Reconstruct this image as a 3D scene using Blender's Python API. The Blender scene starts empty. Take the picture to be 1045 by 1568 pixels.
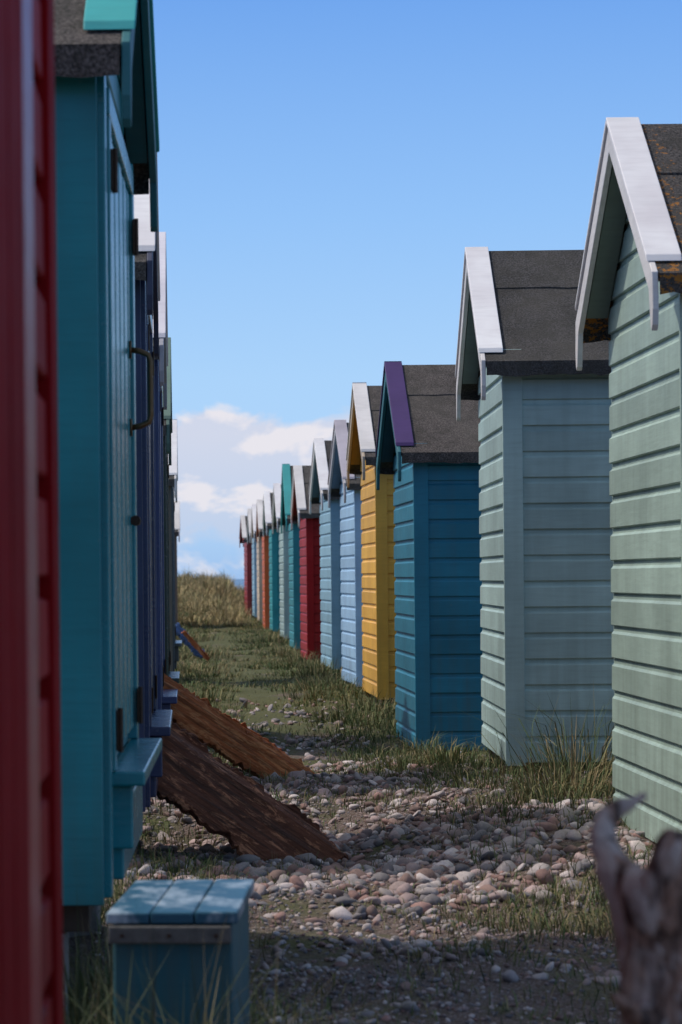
import bpy, math, random
import numpy as np
from mathutils import Matrix, Vector
random.seed(7); rng=np.random.default_rng(11)
S=bpy.context.scene
CZ=1.2   # eye height of the photographer (m)
col=S.collection

# ------------------------------------------------------------------ node helpers
def newmat(name):
    m=bpy.data.materials.new(name); m.use_nodes=True
    nt=m.node_tree; b=nt.nodes["Principled BSDF"]
    return m,nt,b
def N(nt,t,**k):
    n=nt.nodes.new(t)
    for a,v in k.items(): setattr(n,a,v)
    return n
def L(nt,a,b): nt.links.new(a,b)
def noise(nt,vec,scale,detail=4,rough=.55,dist=0):
    n=N(nt,'ShaderNodeTexNoise'); n.inputs['Scale'].default_value=scale
    n.inputs['Detail'].default_value=detail; n.inputs['Roughness'].default_value=rough
    n.inputs['Distortion'].default_value=dist
    L(nt,vec,n.inputs['Vector']); return n.outputs['Fac']
def ramp(nt,fac,stops):
    r=N(nt,'ShaderNodeValToRGB'); e=r.color_ramp.elements
    while len(e)<len(stops): e.new(.5)
    for i,(p,c) in enumerate(stops):
        e[i].position=p; e[i].color=(c if len(c)==4 else (*c,1)) if hasattr(c,'__len__') else (c,c,c,1)
    L(nt,fac,r.inputs['Fac']); return r.outputs['Color']
def mix(nt,fac,a,b,mode='MIX'):
    n=N(nt,'ShaderNodeMix',data_type='RGBA',blend_type=mode)
    for s,v in ((n.inputs[0],fac),(n.inputs[6],a),(n.inputs[7],b)):
        if isinstance(v,bpy.types.NodeSocket): L(nt,v,s)
        elif hasattr(v,'__len__'): s.default_value=(*v[:3],1)
        else: s.default_value=v if s==n.inputs[0] else (v,v,v,1)
    return n.outputs[2]
def math_(nt,op,a,b=0,c=0):
    n=N(nt,'ShaderNodeMath',operation=op)
    for i,v in enumerate((a,b,c)):
        if isinstance(v,bpy.types.NodeSocket): L(nt,v,n.inputs[i])
        else: n.inputs[i].default_value=v
    return n.outputs[0]
def mapping(nt,vec,scale,loc=(0,0,0)):
    m=N(nt,'ShaderNodeMapping'); m.inputs['Scale'].default_value=scale; m.inputs['Location'].default_value=loc
    L(nt,vec,m.inputs['Vector']); return m.outputs[0]
def bump(nt,b,h,strength=.3,dist=.01):
    n=N(nt,'ShaderNodeBump'); n.inputs['Strength'].default_value=strength; n.inputs['Distance'].default_value=dist
    L(nt,h,n.inputs['Height']); L(nt,n.outputs[0],b.inputs['Normal'])

PITCH=.133
_pc={}
def paint(c,rough=.5,wear=.25,grime=.5,wood=(.22,.17,.13),seed=0,spec=.5,boards=False):
    key=(c,rough,wear,grime,seed,spec,boards)
    if key in _pc: return _pc[key]
    m,nt,b=newmat("painted_wood")
    tc=N(nt,'ShaderNodeTexCoord'); o=mapping(nt,tc.outputs['Object'],(1,1,1),(seed*3.1,seed*1.7,seed*.9))
    sep=N(nt,'ShaderNodeSeparateXYZ'); L(nt,tc.outputs['Object'],sep.inputs[0])
    big=noise(nt,o,2.2,3,.6)
    grain=noise(nt,mapping(nt,o,(6,6,70)),1.0,3,.6)
    blot=noise(nt,o,14,4,.7)
    c1=mix(nt,ramp(nt,big,[(.3,.0),(.7,1.)]),tuple(x*.80 for x in c),tuple(min(.9,x*1.10+.006) for x in c))
    if boards:   # every board was cut and brushed separately
        fl=math_(nt,'FLOOR',math_(nt,'DIVIDE',sep.outputs[2],PITCH))
        wn=N(nt,'ShaderNodeTexWhiteNoise',noise_dimensions='1D'); L(nt,math_(nt,'ADD',fl,seed*7.3),wn.inputs['W'])
        c1=mix(nt,1.,c1,mix(nt,wn.outputs['Value'],.86,1.08),'MULTIPLY')
    c2=mix(nt,math_(nt,'MULTIPLY',ramp(nt,grain,[(.45,0.),(.75,1.)]),.22),c1,tuple(x*.5 for x in c))
    chip=ramp(nt,blot,[(.72-.12*wear,0.),(.74-.12*wear,1.)])
    c3=mix(nt,math_(nt,'MULTIPLY',chip,wear),c2,wood)
    low=N(nt,'ShaderNodeMapRange'); low.inputs['From Min'].default_value=.75; low.inputs['From Max'].default_value=-.05
    L(nt,sep.outputs[2],low.inputs['Value'])
    st=noise(nt,mapping(nt,o,(16,16,.8)),1.0,3,.6)
    g=math_(nt,'MULTIPLY',math_(nt,'ADD',math_(nt,'MULTIPLY',low.outputs[0],.6),.25),ramp(nt,st,[(.4,0.),(.75,1.)]))
    c4=mix(nt,math_(nt,'MULTIPLY',g,grime),c3,(.09,.085,.055))
    L(nt,c4,b.inputs['Base Color'])
    b.inputs['Specular IOR Level'].default_value=spec
    L(nt,math_(nt,'ADD',math_(nt,'MULTIPLY',blot,.25),rough-.12),b.inputs['Roughness'])
    h=math_(nt,'ADD',math_(nt,'MULTIPLY',grain,.6),math_(nt,'MULTIPLY',blot,.4))
    bump(nt,b,h,.35,.004)
    _pc[key]=m; return m

def roof_mat(c,lichen=0.,seed=0):
    m,nt,b=newmat("mineral_felt")
    tc=N(nt,'ShaderNodeTexCoord'); o=mapping(nt,tc.outputs['Object'],(1,1,1),(seed*2.3,seed,seed*.3))
    fine=noise(nt,o,110,3,.85); mid=noise(nt,o,9,5,.75); big=noise(nt,o,1.8,2)
    a=mix(nt,ramp(nt,fine,[(.40,0.),(.62,1.)]),tuple(x*.30 for x in c),tuple(x*2.1 for x in c))
    a=mix(nt,ramp(nt,mid,[(.45,0.),(.58,1.)]),a,mix(nt,.5,a,(.03,.028,.022)))
    a=mix(nt,math_(nt,'MULTIPLY',ramp(nt,big,[(.45,0.),(.7,1.)]),.35),a,(.12,.11,.095))
    if lichen:
        sep=N(nt,'ShaderNodeSeparateXYZ'); L(nt,tc.outputs['Object'],sep.inputs[0])
        mr=N(nt,'ShaderNodeMapRange'); mr.inputs['From Min'].default_value=.10; mr.inputs['From Max'].default_value=-.03
        L(nt,sep.outputs[0],mr.inputs['Value'])
        ln=noise(nt,o,38,4,.7)
        f=ramp(nt,math_(nt,'ADD',ln,math_(nt,'MULTIPLY',mr.outputs[0],.17)),[(.68,0.),(.72,1.)])
        a=mix(nt,math_(nt,'MULTIPLY',f,lichen),a,(.40,.16,.02))
    L(nt,a,b.inputs['Base Color']); b.inputs['Roughness'].default_value=.95
    bump(nt,b,math_(nt,'ADD',fine,mid),.9,.010)
    return m

def simple(name,c,rough=.7,metal=0.,sc=20,var=.4):
    m,nt,b=newmat(name); tc=N(nt,'ShaderNodeTexCoord')
    n=noise(nt,tc.outputs['Object'],sc,4,.65)
    L(nt,mix(nt,n,tuple(x*(1-var) for x in c),tuple(x*(1+var) for x in c)),b.inputs['Base Color'])
    b.inputs['Roughness'].default_value=rough; b.inputs['Metallic'].default_value=metal
    bump(nt,b,n,.4,.004); return m

# ------------------------------------------------------------------ mesh helper
class MB:
    def __init__(s,sx=1): s.v=[];s.f=[];s.sx=sx
    def add(s,vs,fs):
        n=len(s.v); s.v+= [(x*s.sx,y,z) for x,y,z in vs]
        for f in fs:
            f=[i+n for i in f]
            s.f.append(f if s.sx>0 else f[::-1])
    def box(s,x0,x1,y0,y1,z0,z1):
        s.add([(x0,y0,z0),(x1,y0,z0),(x1,y1,z0),(x0,y1,z0),(x0,y0,z1),(x1,y0,z1),(x1,y1,z1),(x0,y1,z1)],
              [(0,3,2,1),(4,5,6,7),(0,1,5,4),(1,2,6,5),(2,3,7,6),(3,0,4,7)])
    def prism(s,poly,x0,x1):
        n=len(poly)
        vs=[(x0,y,z) for y,z in poly]+[(x1,y,z) for y,z in poly]
        fs=[list(range(n)),list(range(2*n-1,n-1,-1))]
        for i in range(n):
            j=(i+1)%n; fs.append((i,i+n,j+n,j))
        s.add(vs,fs)
    def obj(s,name,mat,parent=None,bev=0,smooth=False,recalc=True):
        me=bpy.data.meshes.new(name); me.from_pydata(s.v,[],s.f); me.update()
        if recalc:
            import bmesh
            bm=bmesh.new(); bm.from_mesh(me); bmesh.ops.recalc_face_normals(bm,faces=bm.faces); bm.to_mesh(me); bm.free()
        o=bpy.data.objects.new(name,me); col.objects.link(o); me.materials.append(mat)
        if parent: o.parent=parent
        if smooth:
            for p in me.polygons: p.use_smooth=True
        if bev:
            b=o.modifiers.new("bevel",'BEVEL'); b.width=bev; b.segments=2; b.limit_method='ANGLE'
        return o
def empty(name,loc,rz=0,ry=0):
    e=bpy.data.objects.new(name,None); e.empty_display_size=.3; col.objects.link(e)
    e.location=loc; e.rotation_euler=(0,ry,rz); return e
def tube(mb,pts,r,n=8):
    pts=[Vector(p) for p in pts]; vs=[];fs=[]
    for i,p in enumerate(pts):
        t=(pts[min(i+1,len(pts)-1)]-pts[max(i-1,0)]).normalized()
        a=t.orthogonal().normalized() if i==0 else (a-t*a.dot(t)).normalized()
        b=t.cross(a)
        for k in range(n):
            q=p+(a*math.cos(2*math.pi*k/n)+b*math.sin(2*math.pi*k/n))*r
            vs.append(tuple(q))
    for i in range(len(pts)-1):
        for k in range(n):
            k2=(k+1)%n; fs.append((i*n+k,i*n+k2,(i+1)*n+k2,(i+1)*n+k))
    fs.append(tuple(range(n))[::-1]); fs.append(tuple((len(pts)-1)*n+k for k in range(n)))
    mb.add(vs,fs)

# ------------------------------------------------------------------ terrain height
def sm(x,a,b):
    t=np.clip((x-a)/(b-a),0,1); return t*t*(3-2*t)
GY=[-50,0,7,10,12,15,18,20,23,26,30,34,40,46,52,60,66,90,5000]
GZ=[-1.15,-1.15,-1.13,-1.10,-1.08,-1.09,-1.2,-1.25,-1.16,-1.12,-1.16,-1.14,-1.22,-1.17,-1.12,-1.13,-1.09,-1.09,-1.09]
def gh(x,y):
    x=np.asarray(x,float); y=np.asarray(y,float)
    z=np.interp(y,GY,GZ)
    near=1-sm(y,60,120)
    z=z+near*(.022*np.sin(x*2.1+y*.9)+.016*np.sin(x*4.3-y*2.7+1)+.010*np.sin(x*9.1+y*6.3))
    z=z+.07*sm(x,.9,1.7)*sm(y,8,10.5)*(1-sm(y,15.5,17.5))
    z=z-.09*(1-sm(x,.65,1.0))*sm(y,10.6,11.6)*(1-sm(y,12.6,13.6))
    start=63+20*sm(x,.8,1.7)*(1-sm(x,5,9))
    d=sm(y,start,start+24)
    z=z+d*(.78+.12*np.sin(x*.9+y*.21)+.08*np.sin(x*2.3-y*.33+2))
    z=z-sm(y,94,150)*5.2
    return z+CZ

# ------------------------------------------------------------------ huts
iron=simple("rusty_iron",(.06,.035,.022),.6,.6,60)
brass=simple("bronze_handle",(.16,.10,.05),.4,.8,60)
block=simple("concrete_block",(.22,.2,.18),.95,0,25)
bearer_m=simple("weathered_bearer",(.07,.05,.035),.9)
def hut(x,y,zb,W,yaw,side,wall,cap,barge,roofm,depth=2.3,zw=2.1,zr=2.68,rough=.5,wear=.2,trim=None,
        door=False,seed=0,ov=.11,lap=PITCH,bearer=None,spec=.5,ld=.017,handle=False):
    e=empty("beach_hut",(x,y,CZ+zb),yaw)
    s=side; e_ov=.12
    wm=paint(wall,rough,wear,.6,seed=seed,spec=spec,boards=True); tm=paint(trim or wall,rough,wear,.45,seed=seed+1,spec=spec)
    m=(zr-zw)/(W/2)
    def yr(z):
        if z<=zw: return 0,W
        t=(z-zw)/m; return min(t,W/2),max(W-t,W/2)
    mb=MB(s)
    k=0
    while k*lap<zr-.01:
        z0=k*lap; z1=min(z0+lap,zr)
        wv=random.uniform(-.0015,.0015); tw=random.uniform(-.0025,.0025)
        def pr(zt,d_): return [(z0,.004),(z0+.0005,d_-.003+wv),(z0+.004,d_+wv),(max(z0+.005,zt-.033),d_-.001+wv),(max(z0+.006,zt-.022),.006),(zt,.004)]
        prof=pr(z1,ld)
        vs=[];fs=[]
        for z,o in prof:
            a,b=yr(z); vs+=[(-o,a,z),(-o,b,z)]
        for i in range(5): fs.append((2*i,2*i+2,2*i+3,2*i+1))
        mb.add(vs,fs)
        mb.add([vs[0],vs[2],vs[4],vs[6],vs[8]],[(0,1,2,3,4)]); mb.add([vs[1],vs[3],vs[5],vs[7],vs[9]],[(0,4,3,2,1)])
        if z0<zw:
            z1=min(z1,zw+.03)
            for sgn,yy in ((-1,0),(1,W)):
                prof=pr(z1,.017)
                vs=[]
                for q,(z,o) in enumerate(prof): vs+=[(0,yy+sgn*o,z),(depth,yy+sgn*o,z+(tw if q in(1,2,3) else 0))]
                fs=[(2*i,2*i+1,2*i+3,2*i+2) if sgn<0 else (2*i,2*i+2,2*i+3,2*i+1) for i in range(5)]
                mb.add(vs,fs)
        k+=1
    mb.add([(depth,0,0),(depth,W,0),(depth,W,zw),(depth,W/2,zr),(depth,0,zw)],[(0,1,2,3,4)])
    mb.add([(0,0,0),(depth,0,0),(depth,W,0),(0,W,0)],[(0,3,2,1)])
    mb.obj("walls",wm,e,recalc=False)
    mb=MB(s)
    mb.box(-.021,.080,-.030,-.0055,-.015,zw+.02)
    mb.box(-.0025,.080,W+.0055,W+.026,-.015,zw+.02)
    mb.box(depth-.09,depth+.02,-.030,-.0055,-.015,zw+.02)
    mb.obj("corner_boards",tm,e,bev=.003)
    zl=lambda yy: zr-m*abs(yy-W/2)+.006
    t=.032
    mb=MB(s)
    for sg in (-1,1):
        ye=W/2+sg*(W/2+e_ov); yi=W/2
        P=[(yi,zl(yi)),(ye,zl(ye)),(ye,zl(ye)+t),(yi,zl(yi)+t)]
        mb.prism(P,-ov,depth+ov)
        nseg=26; x0=-ov+.002; x1=depth+ov-.002; vs=[]
        for i in range(nseg+1):
            xx=x0+(x1-x0)*i/nseg; c1=.36+random.uniform(-.006,.006); yb=yi+(ye-yi)*c1; ya=yi+sg*.0005
            h=.007+random.uniform(-.001,.004)
            vs+=[(xx,ya,zl(ya)+t+.007),(xx,yb,zl(yb)+t+h),(xx,yb,zl(yb)+t+.0005)]
        fs=[]
        for i in range(nseg):
            q=3*i; fs+=[(q,q+1,q+4,q+3),(q+1,q+2,q+5,q+4)]
        mb.add(vs,fs)
        vs=[]
        for i in range(nseg*2+1):
            xx=x0+(x1-x0)*i/(nseg*2); dz=random.uniform(-.008,.008)
            vs+=[(xx,ye+sg*.001,zl(ye)+t+.004),(xx,ye+sg*.014,zl(ye)+t-.004),(xx,ye+sg*(.012+random.uniform(0,.004)),zl(ye)-.045+dz)]
        fs=[]
        for i in range(nseg*2):
            q=3*i; fs+=[(q,q+1,q+4,q+3),(q+1,q+2,q+5,q+4)]
        mb.add(vs,fs)
    mb.obj("roof",roofm,e)
    capm=paint(cap,.55,(.35 if cap[0]<.72 else .15),.10,seed=seed+3)
    mb=MB(s)
    for sg in (-1,1):
        ye=W/2+sg*(W/2+e_ov-.05); yi=W/2+sg*.001; h0=t+.010; jj=random.uniform(-.004,.006)
        mb.prism([(yi,zl(yi)+h0+jj),(ye,zl(ye)+h0),(ye-sg*.012,zl(ye)+h0+.026),(yi,zl(yi)+h0+.024+jj)],-ov-.034,-ov+.092)
    mb.obj("roof_cap_boards",capm,e,bev=.003)
    bm_=paint(barge,.55,.3,.2,seed=seed+4)
    mb=MB(s)
    for sg in (-1,1):
        yi=W/2+sg*.001; ye=W/2+sg*(W/2+e_ov+.005); zt=lambda yy: zl(yy)+t+.006
        T=lambda d: ye-sg*d
        P=[(yi,zt(yi)),(ye,zt(ye)-.0),(T(-.012),zt(ye)-.13),(T(.0),zt(ye)-.185),(T(.018),zt(ye)-.205),(T(.038),zt(ye)-.19),
           (T(.052),zt(ye)-.14),(T(.075),zt(T(.075))-.105),(yi,zt(yi)-.105)]
        mb.prism(P,-ov-.024,-ov-.002)
    mb.obj("barge_boards",bm_,e,bev=.003)
    mb=MB(s)
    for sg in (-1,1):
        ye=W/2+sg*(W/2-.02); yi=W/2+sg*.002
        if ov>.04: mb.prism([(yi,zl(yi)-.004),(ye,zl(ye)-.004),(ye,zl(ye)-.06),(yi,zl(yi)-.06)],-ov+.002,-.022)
    if mb.v: mb.obj("soffit_rafters",paint(tuple(q*.35 for q in wall),.7,.2,.5,seed=seed),e)  # wall colour darkened to paint in the shade under the overhang
    mb=MB(s)
    mb.box(.02,depth-.02,.06,.15,-.09,-.004); mb.box(.02,depth-.02,W-.15,W-.06,-.09,-.004)
    mb.box(.03,.10,.151,W-.151,-.08,-.004)
    mb.obj("floor_bearers",bearer or bearer_m,e,bev=.003)
    mb=MB(s)
    for bx in (.08,depth/2,depth-.3):
        for by in (.03,W-.21):
            gx=x+s*(bx+.1)*math.cos(yaw); gy=y+by
            zz=float(gh(gx,gy))-CZ-zb
            if zz<-.092: mb.box(bx,bx+.21,by,by+.18,zz-.08,-.092)
    if mb.v: mb.obj("support_blocks",block,e,bev=.006)
    if door=='plain':
        gl=paint(tuple(min(1,q*1.1+.010) for q in wall),.36,.05,.15,seed=seed+7,spec=.6); dk=paint(tuple(q*.8 for q in wall),.7,.05,.2,seed=seed+8,spec=.04)
        mb=MB(s); mb.box(-.038,-.0035,W-.15,W-.0,-.01,zw-.02); mb.box(-.040,-.0035,.0,.10,-.01,zw-.02)
        mb.obj("corner_trim",dk,e,bev=.004)
        mb=MB(s); mb.box(-.034,-.0035,W-.66,W-.46,.0,zw-.04); mb.obj("door_jamb",gl,e,bev=.0015)
        mb=MB(s)
        for i in range(9):
            a=.12+(W-.68-.12)*i/9; mb.box(-.033-.001*(i%2),-.0035,a+.002,a+(W-.80)/9-.002,.0,zw-.06)
        mb.obj("shutter_boards",dk,e)
    elif door:
        dm=paint(door if isinstance(door,tuple) else wall,.24,.14,.2,seed=seed+7)
        mb=MB(s); d0,d1=.20,W-.28
        mb.box(-.040,-.0045,.0,.085,0.0,zw-.05)
        mb.box(-.046,-.0045,d0-.075,d0-.004,.30,1.93); mb.box(-.046,-.0045,d1+.004,d1+.075,.30,1.93)
        mb.box(-.0465,-.0045,d0-.075,d1+.075,1.932,2.0)
        mb.box(-.040,-.0045,W-.085,W,0.0,zw-.05)
        mb.obj("door_frame",dm,e,bev=.004)
        mb=MB(s); n=10
        for i in range(n):
            a=d0+(d1-d0)*i/n; b=d0+(d1-d0)*(i+1)/n
            mb.box(-.034-.002*(i%2),-.0225,a+.002,b-.002,.335,1.925)
        mb.obj("door",dm,e,bev=.003)
        mb=MB(s)
        mb.box(-.118,-.0225,d0-.06,d1+.06,.262,.298)
        mb.prism([(d0,.10),(d0,.260),(d0+.03,.260),(d0+.03,.10)],-.085,-.0225)
        mb.box(-.060,-.0225,d0+.032,d1,.02,.19)
        mb.obj("door_sill",dm,e,bev=.006)
        mb=MB(s)
        for zz in (.40,1.80):
            for yy in (d0-.02,d1+.0):
                mb.box(-.052,-.0465,yy-.03,yy+.05,zz-.05,zz+.05)
                if handle: tube(mb,[(-.056,yy,zz-.055),(-.056,yy,zz+.055)],.007)
        if handle: tube(mb,[(-.050,d1-.12,.95),(-.050,d1-.05,.95)],.016)
        mb.obj("hinges",iron,e)
        if handle:
            mb=MB(s); pts=[]
            yy=d1-.10
            for i in range(13):
                a=math.pi*i/12; pts.append((-.038-.060*min(1,math.sin(a)*1.8),yy,1.34-.115*math.cos(a)))
            tube(mb,pts,.009); mb.box(-.043,-.0365,yy-.02,yy+.02,1.20,1.25); mb.box(-.043,-.0365,yy-.02,yy+.02,1.43,1.48)
            mb.obj("door_handle",brass,e,smooth=True)
    return e

WHITE=(.88,.84,.86); OFFW=(.74,.71,.69)
D=math.radians
rA=roof_mat((.075,.068,.064),seed=1); rB=roof_mat((.05,.047,.047),seed=2); rL=roof_mat((.060,.054,.052),.9,seed=3); rC=roof_mat((.085,.072,.066),seed=4)
R1=math.pi/180
hut(1.75,10.0,-1.01,1.7, 0.0, 1,(.41,.54,.46),WHITE,OFFW,rL,seed=1,wear=.15)
hut(1.635,14.6,-.964,1.7,-1.6*R1,1,(.43,.58,.54),WHITE,OFFW,rB,seed=2,wear=.15)
hut(1.570,19.6,-1.208,1.7,.6*R1,1,(.012,.20,.30),(.050,.018,.125),(.02,.14,.17),rC,seed=3,bearer=paint((.02,.22,.33),.6,.3,.6))
hut(1.615,24.3,-1.04,1.7,.8*R1,1,(.88,.45,.06),OFFW,(.50,.40,.30),rC,seed=4,wear=.12)
hut(1.71,29.0,-1.11,1.7,2.0*R1,1,(.38,.60,.85),(.50,.46,.52),(.5,.48,.5),rA,seed=5)
hut(1.69,33.5,-1.08,1.7,1.8*R1,1,(.27,.47,.58),WHITE,OFFW,rB,seed=6)
hut(1.65,39.5,-1.17,1.7,1.0*R1,1,(.36,.008,.010),OFFW,OFFW,rA,seed=7,spec=.15)
hut(1.65,44.5,-1.12,1.7,.5*R1,1,(.02,.25,.28),(.03,.33,.33),(.03,.33,.33),rA,seed=8,zr=2.85)
hut(1.68,50.0,-1.07,1.7,.8*R1,1,(.38,.50,.46),WHITE,OFFW,rB,seed=9)
hut(1.64,55.5,-1.05,1.7,.5*R1,1,(.02,.30,.32),WHITE,OFFW,rA,seed=10)
hut(1.61,60.0,-1.09,1.7,.3*R1,1,(.72,.14,.025),OFFW,(.5,.3,.2),rA,seed=11)
hut(1.64,66.0,-1.04,1.7,.5*R1,1,(.72,.56,.40),WHITE,OFFW,rB,seed=12)
hut(1.67,72.0,-.99,1.7,.8*R1,1,(.30,.50,.62),OFFW,OFFW,rA,seed=13)
hut(1.61,78.0,-1.02,1.7,1.8*R1,1,(.34,.02,.02),OFFW,(.3,.05,.05),rB,seed=14)
RED=(.36,.005,.008); TEAL=(.012,.26,.30)
hut(-.230,2.15,-.80,1.85,-.3*R1,-1,RED,RED,RED,rA,seed=20,rough=.6,wear=.05,ov=.04,lap=.134,door='plain',spec=.08,ld=.030)
hut(-.235,6.94,-.779,1.85,-1.1*R1,-1,TEAL,(.03,.42,.42),(.015,.15,.17),rC,seed=21,door=True,rough=.35,wear=.12,ov=.085,handle=True)
hut(-.195,10.8,-.87,1.8,0,-1,(.02,.035,.10),WHITE,(.04,.05,.10),rA,seed=22,door=(.02,.035,.11),rough=.4,ov=.045)
hut(-.185,14.3,-.90,1.8,0,-1,(.06,.09,.20),(.80,.77,.84),(.4,.4,.45),rA,seed=23,door=(.05,.08,.22),rough=.4,ov=.045)
hut(-.195,19.8,-1.0,1.8,0,-1,(.04,.07,.05),(.12,.20,.16),(.06,.12,.10),rB,seed=24,door=(.03,.06,.05),ov=.045)
hut(-.205,30.5,-1.0,1.8,0,-1,(.13,.115,.09),WHITE,OFFW,rB,seed=25,door=(.08,.10,.12),ov=.055)
hut(-.28,62,-1.05,1.8,0,-1,(.16,.12,.09),OFFW,OFFW,rB,seed=26,ov=.055)

# ------------------------------------------------------------------ ground
def axis(parts):
    out=[]
    for a,b,n in parts: out+=list(np.linspace(a,b,n,endpoint=False))
    return np.array(out+[parts[-1][1]])
xs=axis([(-3000,-60,8),(-60,-8,20),(-8,-2,24),(-2,3,90),(3,8,20),(8,60,20),(60,3000,8)])
ys=axis([(-60,0,12),(0,6,30),(6,24,240),(24,60,180),(60,100,120),(100,160,30),(160,6000,14)])
X,Y=np.meshgrid(xs,ys); Z=gh(X,Y)
nx,ny=len(xs),len(ys)
V=np.stack([X.ravel(),Y.ravel(),Z.ravel()],1)
idx=np.arange(nx*ny).reshape(ny,nx)
F=np.stack([idx[:-1,:-1].ravel(),idx[:-1,1:].ravel(),idx[1:,1:].ravel(),idx[1:,:-1].ravel()],1)
me=bpy.data.meshes.new("ground"); me.from_pydata(V.tolist(),[],F.tolist()); me.update()
for p in me.polygons: p.use_smooth=True
g=bpy.data.objects.new("ground",me); col.objects.link(g)
m,nt,b=newmat("path_soil_and_turf")
tc=N(nt,'ShaderNodeTexCoord'); o=tc.outputs['Object']
n1=noise(nt,o,1.6,5,.65); n2=noise(nt,o,26,5,.75); n3=noise(nt,o,120,2,.7)
vor=N(nt,'ShaderNodeTexVoronoi'); vor.inputs['Scale'].default_value=38; L(nt,o,vor.inputs['Vector'])
soil=mix(nt,n2,(.055,.034,.026),(.20,.140,.110))
grit=mix(nt,ramp(nt,n3,[(.52,0.),(.62,1.)]),soil,(.32,.26,.24))
turf=mix(nt,n2,(.040,.050,.016),(.15,.150,.055))
sep=N(nt,'ShaderNodeSeparateXYZ'); L(nt,o,sep.inputs[0])
far=N(nt,'ShaderNodeMapRange'); far.inputs['From Min'].default_value=13; far.inputs['From Max'].default_value=24
L(nt,sep.outputs[1],far.inputs['Value'])
gf=ramp(nt,math_(nt,'ADD',n1,math_(nt,'MULTIPLY',far.outputs[0],.20)),[(.50,0.),(.64,1.)])
cc=mix(nt,gf,grit,turf)
L(nt,cc,b.inputs['Base Color']); b.inputs['Roughness'].default_value=1
bump(nt,b,math_(nt,'ADD',n2,math_(nt,'MULTIPLY',vor.outputs['Distance'],.6)),.9,.03)
me.materials.append(m)
mb=MB(); mb.add([(-6000,190,CZ-4.6),(6000,190,CZ-4.6),(6000,9000,CZ-4.6),(-6000,9000,CZ-4.6)],[(0,1,2,3)])
m,nt,b=newmat("sea_water"); b.inputs['Base Color'].default_value=(.03,.09,.16,1); b.inputs['Roughness'].default_value=.25
tc=N(nt,'ShaderNodeTexCoord'); bump(nt,b,noise(nt,tc.outputs['Object'],.5,4),.5,.3)
mb.obj("sea",m,recalc=False)

# ------------------------------------------------------------------ fast mesh
def fastmesh(name,V,T,C,mat,smooth=False):
    me=bpy.data.meshes.new(name)
    me.vertices.add(len(V)); me.vertices.foreach_set('co',V.astype(np.float32).ravel())
    me.loops.add(T.size); me.loops.foreach_set('vertex_index',T.astype(np.int32).ravel())
    me.polygons.add(len(T)); me.polygons.foreach_set('loop_start',np.arange(0,T.size,3,dtype=np.int32))
    me.polygons.foreach_set('loop_total',np.full(len(T),3,dtype=np.int32))
    if smooth: me.polygons.foreach_set('use_smooth',np.ones(len(T),dtype=bool))
    me.update(calc_edges=True); me.validate()
    a=me.attributes.new('tint','FLOAT_COLOR','POINT')
    a.data.foreach_set('color',np.concatenate([C,np.ones((len(C),1))],1).astype(np.float32).ravel())
    me.materials.append(mat); ob=bpy.data.objects.new(name,me); col.objects.link(ob); return ob
def tintmat(name,rough,bumpy=False):
    m,nt,b=newmat(name); a=N(nt,'ShaderNodeAttribute',attribute_name='tint')
    c=a.outputs['Color']
    if bumpy:
        tc=N(nt,'ShaderNodeTexCoord'); n=noise(nt,tc.outputs['Object'],90,4,.7)
        c=mix(nt,.6,c,mix(nt,n,.35,1.6),'MULTIPLY'); bump(nt,b,n,.4,.004)
    L(nt,c,b.inputs['Base Color']); b.inputs['Roughness'].default_value=rough
    return m
def blades(P,h,w,lean,az,c0,c1):
    n=len(P); d=np.stack([np.cos(az),np.sin(az),np.zeros(n)],1)
    fa=az+np.pi/2+rng.normal(0,.8,n); s=np.stack([np.cos(fa),np.sin(fa),np.zeros(n)],1)*w[:,None]/2
    up=np.array([0,0,1.])
    mid=P+up*(h*.55)[:,None]+d*(lean*h*.25)[:,None]
    tip=P+up*(h*(1-.35*lean))[:,None]+d*(lean*h*.85)[:,None]
    V=np.stack([P-s,P+s,mid-s*.8,mid+s*.8,tip],1).reshape(-1,3)
    i=np.arange(n)[:,None]*5
    T=np.stack([i+[0,1,3],i+[0,3,2],i+[2,3,4]],1).reshape(-1,3)
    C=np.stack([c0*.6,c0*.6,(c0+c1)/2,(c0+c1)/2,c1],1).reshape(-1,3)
    return V,T,C
def cols(n,dry,bright=1.):
    g=np.array([.115,.17,.042]); g2=np.array([.045,.080,.022]); s=np.array([.44,.34,.16]); br=np.array([.20,.14,.065])
    u=rng.random(n)[:,None]; base=g*u+g2*(1-u)
    k=(rng.random(n)<dry)[:,None]; dd=s*u+br*(1-u)
    return np.where(k,dd,base)*rng.uniform(.75,1.25,(n,1))*bright
def nz(x,y,f,ph=0): return np.sin(x*f*1.3+ph+np.sin(y*f*.7+ph))*np.cos(y*f+1.3*ph+np.sin(x*f*.9))
parts=[]
def inhut(x,y):
    k=np.zeros(len(x),bool)
    for a,b_ in ((10,11.7),(14.6,16.3),(19.6,21.3),(24.3,26),(29,30.7),(33.5,35.2),(39.5,41.2),(44.5,46.2)):
        k|=(x>1.72)&(y>a+.05)&(y<b_-.05)
    for a,b_ in ((6.94,8.8),(10.8,12.6),(14.3,16.1),(19.8,21.6),(30.5,32.3)):
        k|=(x<-.3)&(y>a+.05)&(y<b_-.05)
    return k
n=140000
x=rng.uniform(-1.2,2.8,n); y=6.3+ (70-6.3)*rng.random(n)**1.8
dens=np.where(y>16.5,.62,.14)+.40*nz(x,y,1.7,.4)+.25*nz(x,y,4.1,1.4)
dens+=np.where((x>1.05)&(y>8.3)&(y<17),.5,0)
dens+=np.where((x>.6)&(y>7.9)&(y<9.9),.4,0)
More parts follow.
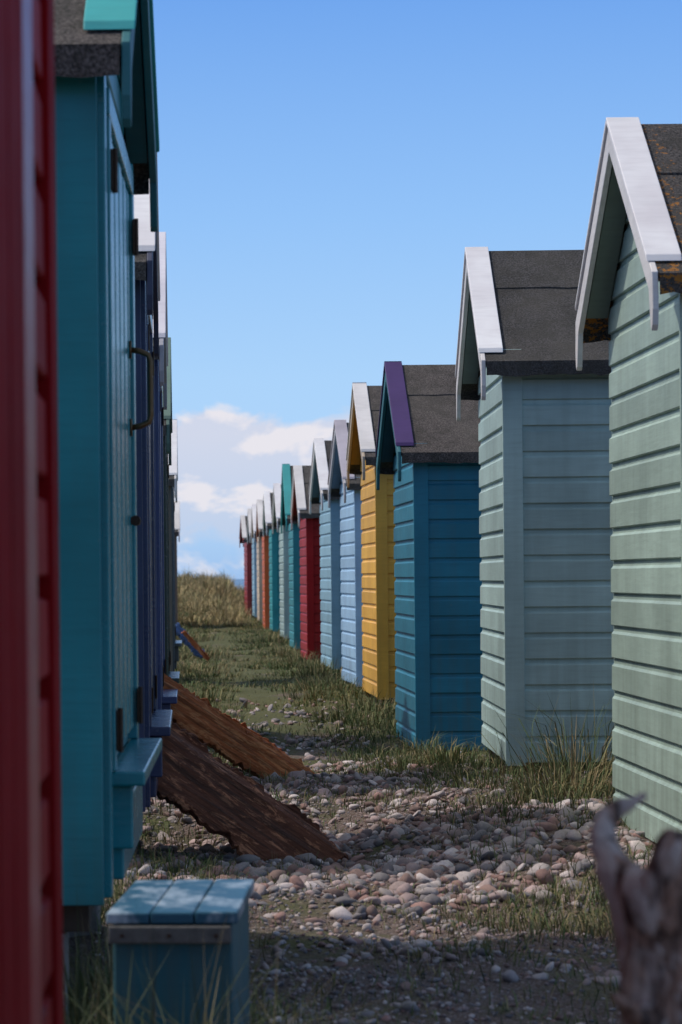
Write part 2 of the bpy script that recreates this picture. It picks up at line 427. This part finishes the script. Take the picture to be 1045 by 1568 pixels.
dens+=np.where((x<.12)&(y<9.8),.6,0)+np.where((x<0.1)&(y>9.8)&(y<18),.4,0)
dens+=np.where((y>12.4)&(y<16.5)&(x>.35),.28,0)
dens-=np.where((y>10)&(y<12.2)&(x>.2)&(x<1.5),.35,0)
dens-=np.where((y>18)&(y<25)&(x>.1)&(x<.9),.42,0)
dens-=np.where((y>25)&(y<62),.75*np.exp(-((x-.60-.12*np.sin(y*.35))/.26)**2),0)
k=(rng.random(n)<np.clip(dens,0,1))&~inhut(x,y); x,y=x[k],y[k]; n=len(x)
P=np.stack([x,y,gh(x,y)-.005],1)
edge=np.clip(np.abs(x-.65)/.9,0,1)
h=rng.uniform(.03,.10,n)*(1+.6*nz(x,y,2.3))*(.6+.7*edge); w=.0025+.00016*y
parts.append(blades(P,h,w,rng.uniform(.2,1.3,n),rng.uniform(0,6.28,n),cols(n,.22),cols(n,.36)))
def tuft(cx,cy,r,nb,hm,dry,w=.004,br=1.):
    a=rng.uniform(0,6.28,nb); rr=r*np.sqrt(rng.random(nb)); x=cx+rr*np.cos(a); y=cy+rr*np.sin(a)
    P=np.stack([x,y,gh(x,y)-.01],1)
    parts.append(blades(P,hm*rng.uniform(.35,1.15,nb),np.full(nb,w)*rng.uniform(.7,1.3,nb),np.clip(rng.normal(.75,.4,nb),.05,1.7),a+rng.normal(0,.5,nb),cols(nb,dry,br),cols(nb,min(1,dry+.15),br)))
for cx,cy,r,nb,hm,dry in ((1.80,13.3,.22,240,.40,.45),(1.62,12.6,.20,200,.26,.5),(1.95,13.9,.2,120,.52,.1),(1.75,13.0,.12,24,.62,.05),(1.68,13.5,.2,14,.66,.05),(1.45,13.6,.2,140,.15,.3),
    (1.35,14.6,.22,160,.15,.25),(1.5,15.2,.14,90,.17,.25),(1.2,16.4,.25,200,.15,.25),(1.35,17.6,.2,150,.18,.2),(1.5,18.8,.15,130,.2,.2),(1.5,23.3,.3,260,.30,.3),(1.25,22.7,.3,200,.2,.3),
    (1.5,22.2,.25,160,.26,.2),(1.35,27.6,.3,240,.24,.3),(1.15,26.2,.3,180,.2,.3),(1.5,32.2,.3,200,.28,.35),(1.45,37,.3,200,.32,.45),(1.5,42.8,.3,160,.30,.5),(1.35,48,.4,160,.3,.5),
    (1.62,9.2,.22,260,.18,.45),(1.45,8.7,.25,240,.13,.4),(1.15,8.9,.25,200,.09,.5),(1.7,8.3,.2,180,.13,.3),(1.3,9.6,.25,160,.08,.4),(.95,9.4,.2,120,.06,.4),(.7,8.3,.25,160,.06,.4),(1.2,7.7,.25,160,.07,.4),
    (-.2,7.6,.2,200,.20,.2),(-.1,9.2,.22,200,.16,.25),
    (-.05,10.6,.2,160,.13,.25),(.0,12.8,.2,120,.12,.25),(-.05,16.8,.25,220,.2,.25),(0.05,18.4,.25,180,.18,.25),(.1,22.5,.35,240,.2,.3),(.05,26,.35,240,.22,.35),(.1,34,.4,240,.24,.5),(.15,42,.5,240,.28,.5),(0,50,.6,300,.3,.6)):
    tuft(cx,cy,r,nb,hm,dry,w=.0028+.00012*cy)
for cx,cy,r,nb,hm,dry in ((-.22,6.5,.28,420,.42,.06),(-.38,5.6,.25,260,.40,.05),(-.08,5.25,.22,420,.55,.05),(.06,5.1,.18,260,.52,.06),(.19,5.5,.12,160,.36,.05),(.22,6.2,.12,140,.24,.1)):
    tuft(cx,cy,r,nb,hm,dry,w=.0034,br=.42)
for i in range(360):
    yy=15+53*random.random()**1.4; xx=random.uniform(-.3,1.65)
    if .3<xx<.95 and 18<yy<25: continue
    ed_=min(1,abs(xx-.65)/.8)
    if ed_<.35 and random.random()<.6: continue
    tuft(xx,yy,random.uniform(.08,.25),random.randint(25,60),random.uniform(.06,.13)*(.7+.9*ed_),random.uniform(.1,.5),w=.003+.00016*yy,br=random.uniform(.8,1.25))
for i in range(90):
    yy=random.uniform(7.0,15); xx=random.uniform(.1,1.7)
    tuft(xx,yy,random.uniform(.03,.12),random.randint(12,40),random.uniform(.04,.10),random.uniform(.2,.6),w=.003)
for i in range(950):
    yy=random.uniform(63,99); xx=random.uniform(-7,8) if random.random()<.5 else random.uniform(-1.2,2.2)
    if xx>1.3 and xx<4.5 and yy<82: continue
    if xx<-.1 and 61<yy<65: continue
    tuft(xx,yy,random.uniform(.15,.45),random.randint(24,40),random.uniform(.22,.62)*(.6 if yy<70 else 1),random.uniform(.65,.98),w=.016,br=random.uniform(.8,1.7))
Vs,Ts,Cs=[],[],[]; off=0
for v,t,c in parts: Vs.append(v);Ts.append(t+off);Cs.append(c);off+=len(v)
fastmesh("dune_grass",np.concatenate(Vs),np.concatenate(Ts),np.clip(np.concatenate(Cs),0,1),tintmat("grass_blades",.75))

# ------------------------------------------------------------------ pebbles
import bmesh
def ico(sub):
    bm=bmesh.new(); bmesh.ops.create_icosphere(bm,subdivisions=sub,radius=1); bm.verts.ensure_lookup_table()
    a=np.array([v.co[:] for v in bm.verts]); t=np.array([[v.index for v in f.verts] for f in bm.faces]); bm.free(); return a,t
pal=np.array([[.37,.28,.26],[.28,.25,.25],[.45,.385,.365],[.32,.19,.165],[.20,.18,.185],[.58,.50,.48],[.26,.17,.145],[.41,.305,.29]])
def stones(x,y,r,base):
    BV,BT=base; n=len(x)
    sc=np.stack([r*rng.uniform(.8,1.5,n),r*rng.uniform(.8,1.5,n),r*rng.uniform(.5,.95,n)],1)
    an=rng.uniform(0,6.28,n); ca,sa=np.cos(an),np.sin(an); ph=rng.uniform(0,6.28,(n,3))
    B=BV[None]*(1+.24*np.sin(BV[None,:,[1,2,0]]*2.8+ph[:,None,:]))*sc[:,None,:]
    tl=rng.normal(0,.35,n); B2=B.copy(); B2[...,2]=B[...,2]+B[...,0]*tl[:,None]
    Vx=B2[...,0]*ca[:,None]-B2[...,1]*sa[:,None]+x[:,None]; Vy=B2[...,0]*sa[:,None]+B2[...,1]*ca[:,None]+y[:,None]
    Vz=B2[...,2]+(gh(x,y)+sc[:,2]*rng.uniform(-.1,.8,n))[:,None]
    PV=np.stack([Vx,Vy,Vz],2).reshape(-1,3); PT=(BT[None]+(np.arange(n)*len(BV))[:,None,None]).reshape(-1,3)
    pc=pal[rng.integers(0,len(pal),n)]*rng.uniform(.7,1.2,(n,1))
    return PV,PT,np.repeat(pc,len(BV),0)
n=36000
x=rng.uniform(-.9,2.6,n); y=rng.uniform(6.4,26,n)
d=np.where((y>9.6)&(y<16.5),.46,.26)+.30*nz(x,y,2.1,2.)+.15*nz(x,y,6.3,.7)
d-=np.where((x>.9)&(y>8.3)&(y<9.9),.5,0)+np.where((x>1.3)&(y>12),.45,0)+np.where((x<.05)&(y<9),.4,0)+np.where(y>18,.20,0)
d+=np.where((y>9.6)&(y<12.6)&(x>.15)&(x<1.7),.6,0)
k=(rng.random(n)<np.clip(d,0.03,1))&~inhut(x,y); x,y=x[k],y[k]
r=np.clip(rng.lognormal(math.log(.0155),.38,len(x)),.005,.034)*np.where(y<9.2,.68,1.)
A=stones(x,y,r,ico(2))
n=34000
x=rng.uniform(-.6,2.2,n); y=6.4+9*rng.random(n)**1.2
k=(rng.random(n)<np.clip(.5+.5*nz(x,y,3.1,1.),0.05,1))&~inhut(x,y); x,y=x[k],y[k]
B_=stones(x,y,rng.uniform(.003,.009,len(x)),ico(1))
fastmesh("beach_pebbles",np.concatenate([A[0],B_[0]]),np.concatenate([A[1],B_[1]+len(A[0])]),np.concatenate([A[2],B_[2]*.8]),tintmat("pebble_stone",.85,bumpy=True),smooth=True)

# ------------------------------------------------------------------ timber ramps
def timber_mat(a,bc,c,seed=0,th=.5,gk=.85):
    m,nt,b=newmat("weathered_timber"); tc=N(nt,'ShaderNodeTexCoord')
    o=mapping(nt,tc.outputs['Object'],(1,1,1),(seed,seed*.7,0))
    gr=noise(nt,mapping(nt,o,(2.2,20,60)),1.0,5,.7,.35); bl=noise(nt,mapping(nt,o,(7,12,24)),1.0,6,.75,.5); f=noise(nt,mapping(nt,o,(8,60,170)),1,3,.7)
    k=mix(nt,ramp(nt,bl,[(th,0.),(th+.05,1.)]),a,bc); k=mix(nt,math_(nt,'MULTIPLY',ramp(nt,gr,[(.46,0.),(.60,1.)]),gk),k,c)
    k=mix(nt,.6,k,mix(nt,f,.1,1.9),'MULTIPLY')
    L(nt,k,b.inputs['Base Color']); b.inputs['Roughness'].default_value=.75
    bump(nt,b,math_(nt,'ADD',math_(nt,'MULTIPLY',gr,.8),math_(nt,'MULTIPLY',bl,1.)),1.,.018); return m
def rough_board(name,parent,Lx,wid,th,mat,jag=.01,cut=0.,seed=0):
    rr=random.Random(seed); nu,nv=64,10; mb=MB(); vs=[];fs=[]
    def walk():
        v=0; o=[]
        for _ in range(nu+1): v=v*.8+rr.gauss(0,.6); o.append(v+rr.gauss(0,.5))
        return o
    top=walk(); bot=walk()
    rid=[rr.gauss(0,.0035) for _ in range(nv+1)]
    for s_ in (0,1):
        for i in range(nu+1):
            u=i/nu
            for j in range(nv+1):
                v=j/nv; xx=u*Lx; z=(v-1)*wid
                xx-=cut*(1-v)*(u)
                edge=(top[i]*(j==nv)+bot[i]*(j==0))*jag*.8
                yy=(-th/2 if s_==0 else th/2)*(1-.35*(j in (0,nv)))+rr.gauss(0,jag*.08)+rid[j]*(1+.8*math.sin(u*9+j))
                vs.append((xx+(rr.gauss(0,jag*1.3) if i in(0,nu) else 0),yy,z+edge))
    M=(nu+1)*(nv+1); q=lambda s_,i,j:s_*M+i*(nv+1)+j
    for i in range(nu):
        for j in range(nv):
            fs.append((q(0,i,j),q(0,i+1,j),q(0,i+1,j+1),q(0,i,j+1))); fs.append((q(1,i,j),q(1,i,j+1),q(1,i+1,j+1),q(1,i+1,j)))
        fs.append((q(0,i,0),q(1,i,0),q(1,i+1,0),q(0,i+1,0))); fs.append((q(0,i,nv),q(0,i+1,nv),q(1,i+1,nv),q(1,i,nv)))
    for j in range(nv):
        fs.append((q(0,0,j),q(0,0,j+1),q(1,0,j+1),q(1,0,j))); fs.append((q(0,nu,j),q(1,nu,j),q(1,nu,j+1),q(0,nu,j+1)))
    mb.add(vs,fs); return mb.obj(name,mat,parent,smooth=False)
tmA=timber_mat((.20,.065,.032),(.60,.25,.13),(.045,.020,.013),1,.54,.75); tmB=timber_mat((.46,.125,.034),(.62,.24,.09),(.12,.038,.014),5,.5,.7)
def ramp_(x0,z0,x1,z1,y,wid,mat,deckw=.5,seed=0,th=.05,tilt=-36):
    L_=math.hypot(x1-x0,z1-z0); a=math.atan2(z0-z1,x1-x0)
    e=empty("timber_ramp",(x0,y,CZ+z0),0,a)
    bd=rough_board("side_board",e,L_,wid,th,mat,.014,cut=wid*math.tan(a)*.8,seed=seed); bd.rotation_euler=(D(tilt),0,0)
    for i in range(3):
        d_=rough_board("deck_plank",e,L_*.96,deckw/3-.012,.03,mat,.008,seed=seed+i+1); d_.rotation_euler=(D(90),0,0); d_.location=(0,.04+deckw/3*(i+1),-.03)
    b2=rough_board("far_side_board",e,L_*.97,wid*.7,th,mat,.012,cut=wid*math.tan(a)*.8,seed=seed+9); b2.location=(0,deckw+.1,0)
    return e
ramp_(-.19,-.575,.66,-1.17,11.9,.28,tmA,seed=3)
ramp_(-.165,-.53,.66,-1.07,15.5,.22,tmB,seed=8)
blue_t=paint((.06,.13,.32),.6,.3,.5)
e=ramp_(-.16,-.62,.24,-1.06,38.,.12,blue_t,.4,seed=13)
e2=rough_board("lower_board",e,.5,.06,.03,tmB,.006,seed=31); e2.location=(.12,-.12,.02)

# ------------------------------------------------------------------ painted step box
e=empty("painted_step_box",(-.040,5.75,CZ-.675),D(-4.4))
bx=paint((.008,.105,.135),.55,.3,.6,seed=40)
m,nt,b=newmat("blue_lid_painted_sheen"); tc=N(nt,'ShaderNodeTexCoord'); o=tc.outputs['Object']
n1=noise(nt,mapping(nt,o,(20,4,14)),1,5,.7); n2=noise(nt,mapping(nt,o,(6,4,4),(.3,.2,0)),1,4,.6)
k=mix(nt,n1,(.008,.06,.11),(.025,.12,.18)); k=mix(nt,math_(nt,'MULTIPLY',ramp(nt,n2,[(.46,0.),(.54,1.)]),ramp(nt,n1,[(.35,.25),(.58,1.)])),k,(.34,.43,.50))  # pale blue-white patches paint sky reflections into the lid colour
L(nt,k,b.inputs['Base Color']); b.inputs['Roughness'].default_value=.4; bump(nt,b,n1,.3,.005); lid=m
mb=MB(); 
mb.box(-.122,.122,.0,.58,-.60,-.024); mb.obj("carcass",bx,e,bev=.006)
mb=MB()
for i in range(3): mb.box(-.135+.09*i+.001,-.135+.09*(i+1)-.002,-.015,.61,-.0225,.0+.001*i)
mb.obj("lid_planks",lid,e,bev=.004)
mb=MB(); mb.box(-.13,.12,-.022,-.0005,-.062,-.026); mb.obj("front_batten",simple("grey_batten",(.10,.10,.095),.8,0,40,.7),e,bev=.004)
mb=MB()
for i in range(3): tube(mb,[(-.1+.095*i,-.026,-.045),(-.1+.095*i,-.021,-.045)],.004)
mb.obj("screws",iron,e)

# ------------------------------------------------------------------ driftwood
pts=[(.70,3.35,-1.14,.085),(.60,3.2,-.80,.072),(.525,3.1,-.55,.058),(.510,3.1,-.49,.050),(.505,3.08,-.42,.041),(.487,3.08,-.36,.033),(.463,3.1,-.325,.024),
     (.452,3.12,-.298,.018),(.456,3.14,-.274,.0130),(.472,3.15,-.259,.0095),(.487,3.15,-.254,.0070),(.503,3.15,-.243,.0045),
     (.506,3.04,-.335,.031),(.512,3.02,-.290,.022),(.517,3.02,-.268,.014),
     (.545,3.12,-.37,.029),(.580,3.16,-.335,.020),
     (.480,3.04,-.480,.016),(.452,3.0,-.452,.010),(.438,3.0,-.442,.006),
     (.75,3.6,-1.12,.06),(.9,4.0,-1.13,.03),(.60,3.0,-1.12,.05)]
ed=[(0,1),(1,2),(2,3),(3,4),(4,5),(5,6),(6,7),(7,8),(8,9),(9,10),(10,11),(5,12),(12,13),(13,14),(5,15),(15,16),(3,17),(17,18),(18,19),(0,20),(20,21),(0,22)]
me=bpy.data.meshes.new("driftwood_stump"); me.from_pydata([(a,b_,c+CZ) for a,b_,c,_ in pts],ed,[]); me.update()
dw=bpy.data.objects.new("driftwood_stump",me); col.objects.link(dw)
sk=dw.modifiers.new("skin",'SKIN')
for i,p in enumerate(pts): me.skin_vertices[0].data[i].radius=(p[3],p[3]*.8)
me.skin_vertices[0].data[0].use_root=True
ss=dw.modifiers.new("sub",'SUBSURF'); ss.levels=3; ss.render_levels=3
tx=bpy.data.textures.new("knots",'CLOUDS'); tx.noise_scale=.035; tx.noise_depth=2
dp=dw.modifiers.new("knots",'DISPLACE'); dp.texture=tx; dp.strength=.012; dp.mid_level=.5
m,nt,b=newmat("driftwood"); tc=N(nt,'ShaderNodeTexCoord'); o=tc.outputs['Object']
gr=noise(nt,mapping(nt,o,(50,50,6)),1,5,.65,1.0); bl=noise(nt,mapping(nt,o,(24,24,9)),1,3,.6,.8)
k=mix(nt,ramp(nt,gr,[(.43,0.),(.57,1.)]),(.045,.020,.013),(.34,.20,.145)); k=mix(nt,math_(nt,'MULTIPLY',ramp(nt,bl,[(.50,0.),(.57,1.)]),.85),k,(.55,.45,.40))
L(nt,k,b.inputs['Base Color']); b.inputs['Roughness'].default_value=.7; bump(nt,b,math_(nt,'ADD',gr,bl),.8,.010)
me.materials.append(m)

# ------------------------------------------------------------------ light & sky
EL=57; YO=10
sd=Vector((-math.cos(D(EL))*math.cos(D(YO)),math.cos(D(EL))*math.sin(D(YO)),math.sin(D(EL))))
sun=bpy.data.lights.new("sun",'SUN'); sun.energy=2.4; sun.angle=D(1.2); sun.color=(1,.94,.87)
so=bpy.data.objects.new("sun",sun); col.objects.link(so); so.rotation_euler=sd.to_track_quat('Z','Y').to_euler()
w=bpy.data.worlds.new("World"); S.world=w; w.use_nodes=True; nt=w.node_tree
bg=nt.nodes['Background']; bg.inputs['Strength'].default_value=.107
sky=N(nt,'ShaderNodeTexSky',sky_type='NISHITA'); sky.sun_disc=False; sky.sun_elevation=D(EL)
sky.sun_rotation=math.atan2(sd.x,sd.y); sky.dust_density=2.0
tc=N(nt,'ShaderNodeTexCoord'); gv=tc.outputs['Generated']
sep=N(nt,'ShaderNodeSeparateXYZ'); L(nt,gv,sep.inputs[0]); z=sep.outputs[2]
zz=math_(nt,'MULTIPLY',z,4.0)
low=ramp(nt,zz,[(0,(3.3,5.1,7.9)),(.10,(4.2,6.3,8.9)),(.28,(3.8,6.1,9.0)),(.5,(2.75,5.1,8.8)),(.80,(1.55,3.6,8.0)),(1.,(1.25,3.0,7.4))])
cn=noise(nt,mapping(nt,gv,(1,1,2.0)),30,6,.60,.3)
cn2=noise(nt,mapping(nt,gv,(1,1,2.0),(.004,0,.012)),30,3,.5,.3)
wob=noise(nt,gv,14,2)
zc=math_(nt,'ADD',z,math_(nt,'MULTIPLY',math_(nt,'SUBTRACT',wob,.5),.03))
bias=ramp(nt,math_(nt,'MULTIPLY',zc,10),[(0,.36),(.08,.55),(.20,.78),(.40,1.),(.52,.9),(.59,.4),(.68,.0)])
cov=math_(nt,'ADD',cn,math_(nt,'MULTIPLY',math_(nt,'SUBTRACT',bias,.5),.55))
mask=ramp(nt,cov,[(.47,0.),(.63,1.)])
shade=ramp(nt,math_(nt,'SUBTRACT',cn,cn2),[(-.02,0.),(.10,1.)])
ccol=mix(nt,ramp(nt,math_(nt,'MULTIPLY',z,10),[(.12,0.),(.5,1.)]),(4.9,5.9,7.7),(6.1,6.4,7.6))
ccol=mix(nt,math_(nt,'MULTIPLY',shade,.85),ccol,(8.2,7.7,7.9))
lowc=mix(nt,math_(nt,'MULTIPLY',mask,.92),low,ccol)
f=N(nt,'ShaderNodeMapRange',interpolation_type='SMOOTHSTEP'); f.inputs['From Min'].default_value=.22; f.inputs['From Max'].default_value=.5; L(nt,z,f.inputs['Value'])
L(nt,mix(nt,f.outputs[0],lowc,mix(nt,1.,sky.outputs[0],(1.35,1.28,1.15),'MULTIPLY')),bg.inputs['Color'])

# ------------------------------------------------------------------ camera
cam=bpy.data.cameras.new("camera"); co=bpy.data.objects.new("camera",cam); col.objects.link(co); S.camera=co
cam.lens=100; cam.sensor_width=36; cam.sensor_fit='AUTO'; cam.shift_x=.1483; cam.shift_y=.0644
cam.clip_start=.05; cam.clip_end=20000
cam.dof.use_dof=True; cam.dof.focus_distance=15; cam.dof.aperture_fstop=8.5
co.matrix_world=Matrix.Translation((0,0,CZ))@Matrix.Rotation(math.pi/2,4,'X')@Matrix.Rotation(-.0095,4,'Z')
S.view_settings.view_transform='Standard'; S.view_settings.look='None'; S.view_settings.exposure=0
